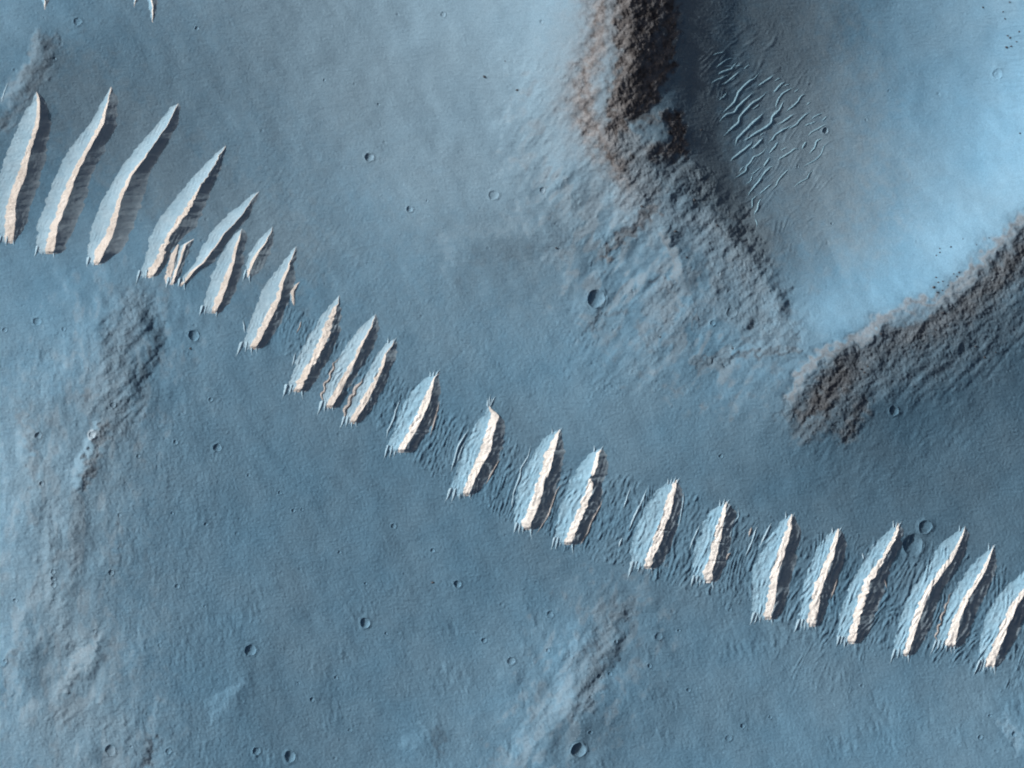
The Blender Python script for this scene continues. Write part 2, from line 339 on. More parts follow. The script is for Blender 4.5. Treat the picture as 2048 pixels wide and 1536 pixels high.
# ------------------------------------------------------------------ materials
def mat(name, build):
    m = bpy.data.materials.new(name); m.use_nodes = True; t = m.node_tree; t.nodes.clear()
    o = t.nodes.new("ShaderNodeOutputMaterial"); b = t.nodes.new("ShaderNodeBsdfPrincipled")
    b.inputs["Roughness"].default_value = 1.0
    b.inputs["Specular IOR Level"].default_value = 0.08
    t.links.new(b.outputs[0], o.inputs[0]); build(t, b); return m
def N(t, k, **kw):
    n = t.nodes.new(k)
    for a, v in kw.items(): setattr(n, a, v)
    return n
def mix(t, fac, a, b, mode='MIX'):
    n = N(t, "ShaderNodeMix", data_type='RGBA', blend_type=mode)
    for s, v in ((0, fac), (6, a), (7, b)):
        if hasattr(v, "links") or hasattr(v, "is_linked"): t.links.new(v, n.inputs[s])
        else: n.inputs[s].default_value = v if s == 0 else (*v, 1)
    return n.outputs[2]
def noise(t, scale, detail=3, rough=.6, stretch=None, rot=0):
    g = N(t, "ShaderNodeNewGeometry"); n = N(t, "ShaderNodeTexNoise")
    n.inputs["Scale"].default_value = scale; n.inputs["Detail"].default_value = detail; n.inputs["Roughness"].default_value = rough
    if stretch:
        mp = N(t, "ShaderNodeMapping"); mp.inputs["Rotation"].default_value = (0, 0, rot); mp.inputs["Scale"].default_value = stretch
        t.links.new(g.outputs["Position"], mp.inputs[0]); t.links.new(mp.outputs[0], n.inputs["Vector"])
    else: t.links.new(g.outputs["Position"], n.inputs["Vector"])
    return n.outputs["Fac"]
def rng(t, f, a, b, c, d):
    m = N(t, "ShaderNodeMapRange"); t.links.new(f, m.inputs[0])
    for i, v in enumerate((a, b, c, d)): m.inputs[i + 1].default_value = v
    return m.outputs[0]
def mul(t, a, b):
    m = N(t, "ShaderNodeMath", operation='MULTIPLY')
    for i, v in enumerate((a, b)):
        if isinstance(v, (int, float)): m.inputs[i].default_value = v
        else: t.links.new(v, m.inputs[i])
    return m.outputs[0]
def bump(t, b, hs, dist=.2):
    prev = None
    for h, d in hs:
        n = N(t, "ShaderNodeBump"); n.inputs["Strength"].default_value = 1.0; n.inputs["Distance"].default_value = d
        t.links.new(h, n.inputs["Height"])
        if prev: t.links.new(prev, n.inputs["Normal"])
        prev = n.outputs[0]
    t.links.new(prev, b.inputs["Normal"])
SAND = (.091, .190, .280); SAND2 = (.109, .200, .280); GREYS = (.139, .201, .250); ROCKW = (.128, .165, .198); ROCKC = (.150, .152, .160); ROCKD = (.050, .049, .052)  # ROCKD: dark rock, near black to carry the left wall's shadow too
def ground_shader(t, b):
    at = N(t, "ShaderNodeAttribute", attribute_name="cover"); sp = N(t, "ShaderNodeSeparateColor"); t.links.new(at.outputs["Color"], sp.inputs[0])
    n1 = noise(t, .012, 4); n2 = noise(t, .11, 4, .65); n3 = noise(t, .75, 2, .6)
    c = mix(t, rng(t, n1, .35, .65, 0, 1), SAND, SAND2)
    c = mix(t, sp.outputs[2], c, GREYS)
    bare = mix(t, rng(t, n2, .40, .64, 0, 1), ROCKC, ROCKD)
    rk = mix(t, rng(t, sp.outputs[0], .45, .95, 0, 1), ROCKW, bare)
    f = rng(t, n2, .3, .7, -.12, .12)
    ad = N(t, "ShaderNodeMath", operation='ADD', use_clamp=True); t.links.new(sp.outputs[0], ad.inputs[0]); t.links.new(f, ad.inputs[1])
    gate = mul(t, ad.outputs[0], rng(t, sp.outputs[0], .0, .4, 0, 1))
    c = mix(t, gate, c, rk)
    vm = N(t, "ShaderNodeVectorMath", operation='SCALE'); t.links.new(c, vm.inputs[0])
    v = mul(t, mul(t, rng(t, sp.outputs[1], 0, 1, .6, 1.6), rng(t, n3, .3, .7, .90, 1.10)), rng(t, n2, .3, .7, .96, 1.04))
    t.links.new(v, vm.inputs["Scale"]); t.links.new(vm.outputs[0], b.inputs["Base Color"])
    bump(t, b, [(noise(t, 1.1, 2, .7), .13), (noise(t, .25, 3, .6, (1.0, 3.2, 1), .1), .12)])
M_GROUND = mat("ground_sand_and_rock", ground_shader)
def sandmat(name, c1, c2, rough_b=.25, speck=None, st=(1, 1, 1), rot=0.0):
    def f(t, b):
        c = mix(t, rng(t, noise(t, .07, 4, .6), .35, .65, 0, 1), c1, c2)
        if speck: c = mix(t, rng(t, noise(t, .55, 3, .7), .56, .70, 0, speck[1]), c, speck[0])
        fine = rng(t, noise(t, 1.1, 2, .6), .3, .7, .94, 1.06)
        vm = N(t, "ShaderNodeVectorMath", operation='SCALE'); t.links.new(c, vm.inputs[0]); t.links.new(fine, vm.inputs["Scale"])
        t.links.new(vm.outputs[0], b.inputs["Base Color"])
        bump(t, b, [(noise(t, .35, 3, .65, st, rot), rough_b), (noise(t, 1.0, 2, .6), rough_b * .35)])
    return mat(name, f)
M_WINDB = sandmat("blue_sand", (.19, .345, .465), (.22, .365, .475), .10, None, (3.2, .8, 1), math.radians(-25))
M_WIND = sandmat("pale_blue_sand", (.215, .34, .435), (.25, .365, .45), .10, None, (3.2, .8, 1), math.radians(-25))
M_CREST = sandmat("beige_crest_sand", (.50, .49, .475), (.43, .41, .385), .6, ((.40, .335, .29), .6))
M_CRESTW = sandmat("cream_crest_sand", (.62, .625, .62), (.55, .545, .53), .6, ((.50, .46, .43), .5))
M_LEE = sandmat("grey_blue_sand", (.225, .295, .35), (.205, .285, .345), .12, ((.32, .31, .30), .25), (2.2, .7, 1), math.radians(-20))
M_RIPPLE = sandmat("ripple_sand", (.17, .30, .385), (.19, .315, .39), .12)
M_WARM = sandmat("warm_ripple_sand", (.31, .305, .305), (.26, .255, .255), .4)
M_PITP = sandmat("pale_crater_sand", (.20, .28, .35), (.23, .29, .34), .3)
M_ROCK = sandmat("dark_boulder_rock", (.05, .06, .075), (.08, .08, .085), .3)

# ------------------------------------------------------------------ mesh helpers
def link(name, me, m, parent=None):
    me.materials.append(m); o = bpy.data.objects.new(name, me); C.objects.link(o)
    if parent: o.parent = parent
    return o
def mesh_np(name, co_, quads, smooth_=True):
    me = bpy.data.meshes.new(name); co_ = np.asarray(co_, np.float32); q = np.asarray(quads, np.int32)
    me.vertices.add(len(co_)); me.vertices.foreach_set("co", co_.ravel())
    me.loops.add(q.size); me.loops.foreach_set("vertex_index", q.ravel())
    me.polygons.add(len(q)); me.polygons.foreach_set("loop_start", np.arange(0, q.size, q.shape[1], dtype=np.int32))
    me.polygons.foreach_set("loop_total", np.full(len(q), q.shape[1], np.int32))
    me.polygons.foreach_set("use_smooth", np.full(len(q), smooth_))
    me.update(calc_edges=True); return me
def grid_quads(nv, nu):
    i = np.arange(nv * nu).reshape(nv, nu)
    return np.stack([i[:-1, :-1], i[1:, :-1], i[1:, 1:], i[:-1, 1:]], -1).reshape(-1, 4)
def tag(o, label=None, cat=None, group=None, kind=None):
    if label: o["label"] = label
    if cat: o["category"] = cat
    if group: o["group"] = group
    if kind: o["kind"] = kind
    return o
def empty(name, u, v):
    o = bpy.data.objects.new(name, None); C.objects.link(o); o.empty_display_size = 2
    o.location = (float(wx(u)), float(wy(v)), float(sample(BASE, u, v))); return o

# ------------------------------------------------------------------ ground: one sheet split by what it is, plus far plain out to the horizon
q = grid_quads(NV, NU)
cq_u = UU.ravel()[q].mean(1); cq_v = VV.ravel()[q].mean(1)
def at(A): return A.ravel()[q].mean(1)
cls = np.zeros(len(q), int)
def inpoly(pu, pv, poly):
    r = np.zeros(len(pu), bool); n = len(poly)
    for k in range(n):
        x0, y0 = poly[k]; x1, y1 = poly[(k + 1) % n]
        c = ((y0 > pv) != (y1 > pv)) & (pu < (x1 - x0) * (pv - y0) / (y1 - y0 + 1e-9) + x0); r ^= c
    return r
wu = cq_u + 5 * at(WARPX); wv = cq_v + 5 * at(WARPY)
RIM_A = [(1150,-200),(1150,100),(1130,230),(1200,340),(1260,440),(1230,560),(1290,660),(1440,700),(1560,680),(1590,650),(1570,600),(1510,500),(1440,410),(1375,345),(1385,280),(1345,215),(1350,100),(1360,-200)]
RIM_B = [(2300,150),(2170,320),(2048,425),(1985,485),(1930,548),(1878,592),(1795,606),(1745,640),(1670,684),(1612,704),(1582,760),(1572,810),(1620,850),(1690,885),(1760,820),(1880,780),(1990,720),(2300,600)]
FLOOR = [(1360,-200),(1350,100),(1345,215),(1385,280),(1375,345),(1440,410),(1510,500),(1570,600),(1590,650),(1612,704),(1670,684),(1745,640),(1795,606),(1878,592),(1930,548),(1985,485),(2048,425),(2170,320),(2300,150),(2300,-200)]
HILLS = [[(280,590),(325,660),(320,720),(270,800),(215,860),(195,1000),(140,980),(150,900),(190,840),(150,790),(190,700),(230,610)],
         [(1255,1215),(1250,1290),(1215,1370),(1190,1430),(1090,1470),(1060,1560),(990,1560),(1040,1440),(1110,1380),(1120,1290),(1180,1230)],
         [(60,60),(120,70),(115,130),(85,180),(20,260),(-130,300),(-130,200),(0,160),(40,110)]]
cls[inpoly(wu, wv, FLOOR)] = 1
cls[inpoly(wu, wv, RIM_A)] = 2
cls[inpoly(wu, wv, RIM_B)] = 3
for k, hp in enumerate(HILLS): cls[inpoly(wu, wv, hp)] = 4 + k
cls[at(MASKR) > .35] = 7
XYZ = np.stack([wx(UU), wy(VV), GH], -1).reshape(-1, 3)
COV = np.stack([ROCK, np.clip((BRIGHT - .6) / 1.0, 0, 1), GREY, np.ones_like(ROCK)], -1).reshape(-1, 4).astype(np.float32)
def cover_attr(me, cov):
    a = me.color_attributes.new("cover", 'FLOAT_COLOR', 'POINT'); a.data.foreach_set("color", np.ascontiguousarray(cov, np.float32).ravel())
def submesh(name, sel, extra=None):
    qq = q[sel]; used, inv = np.unique(qq, return_inverse=True)
    co_ = XYZ[used]; cov = COV[used]; qd = inv.reshape(-1, 4)
    if extra is not None:
        qd = np.vstack([qd, extra[1] + len(co_)]); co_ = np.vstack([co_, extra[0]]); cov = np.vstack([cov, extra[2]])
    me = mesh_np(name, co_, qd); cover_attr(me, cov); return me
# far plain: rings that start on the sheet's edge and fall back to level ground
edge = np.concatenate([np.arange(NU), NU * np.arange(1, NV) + NU - 1, NU * (NV - 1) + np.arange(NU - 2, -1, -1), NU * np.arange(NV - 2, 0, -1)])[::2]
E = XYZ[edge]; rings = []; covs = []
def csmooth(a, w):
    fq = np.fft.rfftfreq(len(a))
    g_ = np.exp(-(fq * w) ** 2 * 8)
    return np.fft.irfft(np.fft.rfft(a, axis=0) * (g_ if a.ndim == 1 else g_[:, None]), n=len(a), axis=0)
for k in range(26):
    f = 1.0 + .03 * k + (.16 * k) ** 3.0 * .5 if k else 1.0
    ez = E[:, 2] if k == 0 else csmooth(E[:, 2], 5. * k ** 1.6)
    z = ez * smooth(np.full(len(E), 1 - k / 8.)) + ((4 * np.sin(E[:, 0] * f / 170. + .3) * np.cos(E[:, 1] * f / 130.) + 9 * np.sin(E[:, 0] * f / 610. + E[:, 1] * f / 900.)) * min(k / 10., 1))
    rings.append(np.stack([E[:, 0] * f, E[:, 1] * f, z], -1)); w_ = min(k / 7., 1); covs.append((COV[edge] if k == 0 else csmooth(COV[edge].astype(float), 6. * k ** 1.6)) * (1 - w_) + np.array([.04, .42, .2, 1.], np.float32) * w_)
nE = len(E); rq = []
for k in range(25):
    i = np.arange(nE); j = (i + 1) % nE
    rq.append(np.stack([k * nE + i, k * nE + j, (k + 1) * nE + j, (k + 1) * nE + i], -1))
names = ["ground", "crater_floor", "crater_rim", "crater_rim", "hill", "hill", "hill", "ripple_field"]
for k, nm in enumerate(names):
    if not (cls == k).any(): continue
    ex = (np.vstack(rings), np.vstack(rq), np.vstack(covs)) if k == 0 else None
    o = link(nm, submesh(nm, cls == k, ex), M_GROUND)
    if k == 7: tag(o, "field of small blue sand ripples filling the gaps between the bright dunes", "sand ripples", kind="stuff")
    else: tag(o, kind="structure")

# ------------------------------------------------------------------ ridge builder (ripples, spurs)
rn = random.Random(5)
def resample(pts, step):
    P_ = np.array(pts, float); d = np.r_[0, np.cumsum(np.hypot(*np.diff(P_, axis=0).T))]
    n = max(4, int(d[-1] / step)); t = np.linspace(0, d[-1], n)
    return np.stack([np.interp(t, d, P_[:, 0]), np.interp(t, d, P_[:, 1])], -1), t / d[-1]
def smooth1(a, k=2):
    for _ in range(k):
        b = a.copy(); b[1:-1] = (a[:-2] + 2 * a[1:-1] + a[2:]) / 4; a = b
    return a
def ripple_mesh(name, pts, hw_, hh, seed=0, tip=(.25, .25), zoff=0.0, jit=.5, base=None):
    """low sinuous ridge along pts; hw_ half width px, hh crest height m"""
    r = np.random.default_rng(seed + 77)
    c, t = resample(pts, 1.4); c = smooth1(c, 3); n = len(c)
    c = c + smooth1(r.standard_normal((n, 2)), 3) * jit
    d = np.gradient(c, axis=0); d /= np.hypot(*d.T)[:, None] + 1e-9
    nr = np.stack([-d[:, 1], d[:, 0]], -1)
    f = np.minimum(smooth(t / max(tip[0], .01)), smooth((1 - t) / max(tip[1], .01))) ** .8
    f = f * (1 + .18 * smooth1(r.standard_normal(n), 4)); f = np.clip(f, .02, 2)
    prof = [(-1, -.12), (-.75, .12), (-.45, .45), (-.18, .85), (0, 1), (.18, .85), (.45, .4), (.75, .1), (1, -.12)]
    V = []
    for (a, h) in prof:
        p = c + nr * (a * hw_ * f)[:, None]
        z = sample(BASE if base is None else base, p[:, 0], p[:, 1]) + h * hh * f + zoff - .06
        V.append(np.stack([wx(p[:, 0]), wy(p[:, 1]), z], -1))
    V = np.stack(V, 1).reshape(-1, 3)
    return mesh_np(name, V, grid_quads(n, len(prof))[:, ::-1] if True else None)
def fix_up(me):
    """make faces look upwards"""
    me.update(); a = np.zeros(len(me.polygons) * 3, np.float32); me.polygons.foreach_get("normal", a)
    if a.reshape(-1, 3)[:, 2].mean() < 0: me.flip_normals()
    return me

# ------------------------------------------------------------------ the dunes: (y, left foot, crest band start, crest, lee foot)
D = []
def dune(label, st, top=0, bot=5, wild=0.0, warm=0.0): D.append((label, st, top, bot, wild, warm))
dune("leftmost large dune, cut by the photo's left edge, with thick crest",
 [(184,72,73,74,76),(200,64,75,80,92),(225,50,73,80,101),(250,37,71,79,103),(300,14,53,62,95),(350,-4,34,52,84),(400,-12,17,33,68),(450,-8,10,31,52),(475,0,9,28,38),(487,2,12,25,28)], 0, 3, .6)
dune("second large dune from the left, long curved blade",
 [(174,220,221,223,225),(200,205,216,218,235),(250,177,198,207,232),(300,135,170,178,210),(350,109,142,154,186),(400,90,120,136,172),(450,74,104,118,152),(475,71,97,113,143),(497,71,91,110,133),(508,76,92,106,122)], 0, 4, .5)
dune("third large dune from the left, S-curved blue blade with a hooked upper tip",
 [(206,355,356,357,359),(214,340,352,353,362),(250,312,334,335,355),(300,268,299,300,326),(350,232,258,265,301),(400,204,235,243,284),(450,182,219,232,270),(475,176,208,224,259),(500,174,193,211,242),(522,176,188,202,217),(530,180,188,196,204)], 0, 3)
dune("fourth large dune from the left, straight blue blade with a ragged brown lower lee side",
 [(290,450,451,452,453),(300,437,446,447,452),(325,409,430,431,445),(350,388,416,417,436),(375,366,398,400,424),(400,346,381,388,416),(425,325,366,377,409),(450,309,347,357,396),(475,299,334,341,366),(500,291,319,331,345),(525,284,309,324,337),(545,279,296,312,325),(556,277,291,302,310)], 0, 3, 1.2)
dune("small brown-faced dune beside the foot of the fourth large dune",
 [(488,356,356,358,360),(510,341,342,352,356),(535,334,335,349,352),(558,329,330,341,344),(568,331,332,338,340)], 0, 0, .8)
dune("small thin blue dune between the fourth and fifth large dunes' feet",
 [(477,387,388,389,391),(490,362,368,373,382),(510,356,361,365,377),(530,351,355,359,370),(550,343,348,353,364),(570,334,340,346,350)], 0, 3, .6)
dune("all-blue blade dune leaning right, with a long warm tail at its foot",
 [(382,517,518,518,520),(389,502,512,513,518),(409,478,497,498,508),(428,456,484,485,503),(448,435,467,468,484),(467,419,447,449,468),(487,405,434,436,452),(506,397,420,422,442),(526,389,403,407,425),(541,376,382,388,400),(555,366,371,379,388),(568,357,361,367,373),(573,358,360,363,366)], 0, 2)
dune("sixth dune, blue with a warm crest, just right of the blade with the warm tail",
 [(456,483,484,484,486),(467,470,479,480,494),(487,453,472,477,493),(506,442,466,472,489),(526,433,461,468,488),(545,424,453,463,484),(565,417,445,457,477),(584,411,437,450,470),(604,406,428,443,462),(619,403,424,435,450),(627,406,424,431,440)], 0, 5)
dune("short pale dune without a cream crest, high up between two long dunes",
 [(452,544,545,545,547),(467,528,541,542,548),(487,510,528,530,548),(506,497,512,517,543),(526,490,501,507,532),(545,490,495,500,518),(555,492,495,497,505)], 0, 2, .4)
dune("long dune with a pink-cream lower crest beside the little cream mound",
 [(492,591,592,592,594),(506,578,587,588,594),(526,563,578,580,590),(545,548,570,575,590),(565,532,560,567,588),(579,522,558,565,586),(598,513,550,560,580),(618,507,540,553,574),(637,500,529,543,566),(657,494,518,533,556),(676,489,508,523,543),(692,483,500,514,532),(699,486,501,511,520)], 0, 4)
dune("little cream mound with a blue back standing alone right of a long dune",
 [(563,598,599,600,601),(572,584,587,592,596),(584,578,582,588,593),(597,580,583,588,591),(612,586,587,589,591)], 0, 0, .3)
dune("dune with a broken, pitted upper crest, left of the close pair of dunes",
 [(590,678,679,679,681),(608,660,673,674,680),(618,652,664,672,682),(637,636,656,667,682),(657,626,646,663,680),(676,612,642,657,677),(696,603,632,648,670),(715,594,623,635,660),(735,586,612,625,649),(754,580,601,614,637),(774,575,590,604,624),(784,572,588,600,613)], 0, 4, 1.0)
dune("left dune of the close pair standing side by side",
 [(627,751,752,752,753),(637,739,748,749,756),(657,717,740,742,757),(676,702,727,731,756),(696,687,717,723,747),(715,675,708,714,736),(735,665,696,705,724),(754,657,684,696,711),(774,648,672,686,700),(793,643,661,676,693),(809,642,653,667,682),(817,648,654,663,672)], 0, 4, .3, .5)
dune("right dune of the close pair, narrower, with a brown rough left foot",
 [(677,787,788,788,789),(686,772,786,787,796),(706,755,772,774,793),(725,744,761,769,788),(745,733,755,762,782),(764,721,745,753,773),(784,709,733,745,764),(803,698,721,735,754),(825,690,709,722,740),(840,687,701,713,726),(848,690,701,709,715)], 2, 4, .3, 1.0)
dune("leaf-shaped dune with a three-pronged top, standing apart just right of the close pair",
 [(744,878,879,880,881),(755,851,867,869,878),(769,832,861,866,882),(788,818,853,864,882),(808,804,843,858,877),(827,796,834,849,873),(847,789,824,840,865),(866,784,815,829,855),(886,777,803,816,842),(897,774,796,810,835),(905,778,796,807,824)], 3, 5)
dune("leaf-shaped dune with antler-like prongs at its top and a very thick cream crest",
 [(803,978,979,980,981),(818,970,978,982,984),(831,963,981,997,1001),(843,953,979,994,1010),(857,944,975,990,1012),(876,936,968,985,1010),(896,925,962,983,1005),(915,918,955,974,1000),(935,912,946,962,988),(954,907,938,953,976),(974,902,929,943,965),(984,900,926,939,954),(992,904,927,937,944)], 4, 5, .6)
dune("leaf-shaped dune with pitted crest, left of the dune with the dark notch",
 [(858,1119,1120,1120,1121),(869,1091,1110,1117,1124),(888,1076,1101,1113,1130),(908,1064,1090,1108,1130),(927,1052,1086,1103,1127),(947,1044,1081,1098,1122),(966,1037,1075,1089,1117),(986,1031,1067,1084,1111),(1006,1027,1060,1079,1104),(1025,1026,1053,1071,1098),(1045,1028,1043,1063,1090),(1052,1030,1044,1061,1078),(1060,1036,1048,1060,1070)], 2, 5, .5)
dune("dune with a dark notch in its crest and a pale claw reaching right",
 [(895,1203,1204,1204,1206),(908,1176,1193,1199,1212),(927,1161,1187,1194,1217),(947,1148,1180,1189,1214),(954,1144,1181,1185,1212),(961,1140,1177,1183,1208),(968,1137,1175,1187,1204),(986,1129,1169,1183,1205),(1006,1122,1162,1175,1200),(1025,1116,1153,1168,1192),(1045,1111,1144,1160,1183),(1064,1107,1136,1151,1175),(1082,1106,1127,1144,1165),(1090,1110,1128,1142,1154)], 2, 6, .8)
dune("broad leaf-shaped dune with a crack across the middle of its crest and rippled left face",
 [(959,1354,1355,1355,1357),(965,1331,1346,1353,1358),(979,1311,1341,1351,1364),(998,1298,1333,1347,1366),(1018,1286,1327,1344,1363),(1037,1276,1322,1337,1358),(1057,1269,1315,1329,1353),(1076,1263,1308,1325,1350),(1096,1260,1300,1316,1342),(1115,1259,1292,1306,1332),(1129,1262,1288,1303,1322),(1138,1268,1290,1302,1312)], 4, 6, .7)
dune("shorter upright dune with two horns at its top, right of the broad cracked-crest dune",
 [(1003,1451,1453,1455,1457),(1014,1431,1447,1452,1464),(1027,1414,1442,1450,1473),(1047,1403,1436,1447,1469),(1066,1396,1430,1443,1464),(1086,1390,1425,1439,1462),(1106,1386,1421,1435,1456),(1125,1384,1415,1430,1452),(1145,1383,1407,1425,1448),(1156,1384,1407,1424,1441),(1166,1390,1412,1424,1432)], 3, 6, .6)
dune("tall dune with a warm curl of sand on its shaded right side",
 [(1028,1582,1583,1584,1587),(1039,1562,1578,1584,1594),(1059,1547,1573,1582,1602),(1078,1533,1565,1578,1600),(1098,1521,1559,1572,1596),(1117,1511,1552,1567,1591),(1137,1504,1545,1559,1587),(1156,1501,1541,1555,1585),(1176,1500,1539,1553,1581),(1195,1501,1536,1551,1575),(1215,1503,1530,1546,1569),(1228,1504,1528,1543,1561),(1240,1510,1530,1543,1552)], 2, 6, .5)
dune("tall dune with straight unbroken crest, left of the dune with the kinked crest",
 [(1057,1674,1676,1678,1680),(1068,1656,1671,1677,1688),(1088,1637,1665,1673,1694),(1107,1627,1657,1668,1692),(1127,1619,1649,1663,1687),(1146,1612,1641,1655,1679),(1166,1606,1632,1648,1671),(1186,1601,1626,1642,1663),(1205,1599,1620,1638,1656),(1225,1597,1617,1635,1652),(1242,1595,1615,1632,1645),(1254,1600,1617,1631,1638)], 2, 6, .5)
dune("tall dune whose crest has a sharp kink, left of the large soft crater",
 [(1046,1795,1796,1798,1800),(1064,1772,1791,1797,1808),(1086,1748,1779,1787,1806),(1109,1730,1765,1773,1796),(1131,1719,1751,1763,1784),(1148,1711,1738,1752,1778),(1153,1708,1732,1752,1774),(1160,1704,1730,1742,1772),(1175,1698,1725,1739,1770),(1197,1689,1717,1732,1764),(1219,1681,1712,1726,1756),(1241,1677,1706,1720,1748),(1264,1675,1699,1714,1739),(1277,1675,1695,1712,1730),(1288,1680,1697,1710,1720)], 3, 6, .9)
dune("tallest leaning dune directly right of the large soft crater, rippled all along its left face",
 [(1053,1930,1931,1931,1933),(1064,1912,1927,1929,1938),(1075,1894,1922,1926,1938),(1086,1880,1916,1921,1937),(1109,1864,1903,1912,1930),(1131,1853,1887,1898,1920),(1153,1840,1870,1882,1907),(1175,1824,1854,1865,1890),(1197,1813,1844,1855,1880),(1219,1804,1833,1847,1872),(1241,1797,1826,1839,1866),(1264,1791,1819,1832,1858),(1286,1787,1813,1825,1847),(1306,1788,1806,1817,1833),(1313,1791,1807,1815,1824)], 1, 4, .4)
dune("second dune from the right edge of the photo, with a slim even crest",
 [(1091,1987,1988,1989,1990),(1109,1966,1980,1983,1993),(1131,1942,1969,1976,1995),(1153,1926,1957,1966,1989),(1175,1911,1942,1952,1980),(1197,1899,1929,1940,1969),(1219,1890,1917,1929,1958),(1241,1881,1907,1921,1948),(1264,1874,1899,1916,1940),(1286,1870,1891,1911,1932),(1296,1876,1893,1909,1920)], 2, 6, .4, .4)
dune("last dune on the right, cut by the photo's right edge",
 [(1100,2088,2089,2090,2092),(1120,2068,2082,2086,2098),(1144,2046,2068,2075,2096),(1170,2016,2053,2062,2090),(1197,1990,2033,2045,2072),(1219,1978,2018,2033,2060),(1241,1968,2007,2022,2048),(1264,1961,1999,2014,2040),(1286,1958,1989,2005,2030),(1308,1957,1980,1996,2016),(1328,1958,1972,1991,2002),(1336,1964,1974,1988,1994)], 0, 6, .5)
dune("tip of a thin dune at the photo's top edge near the top-left corner",
 [(-60,80,89,90,104),(0,83,89,90,97),(12,86,89,91,94),(20,88,89,90,91)], 0, 0)
dune("faint short dune tip at the photo's top edge, left of a longer one",
 [(-40,266,273,274,280),(0,266,270,271,275),(14,266,267,268,268)], 0, 0)
dune("longer pointed dune tip hanging from the photo's top edge, right of a faint short one",
 [(-60,286,299,300,320),(0,295,302,304,313),(25,300,304,306,312),(45,303,304,305,306)], 0, 0)

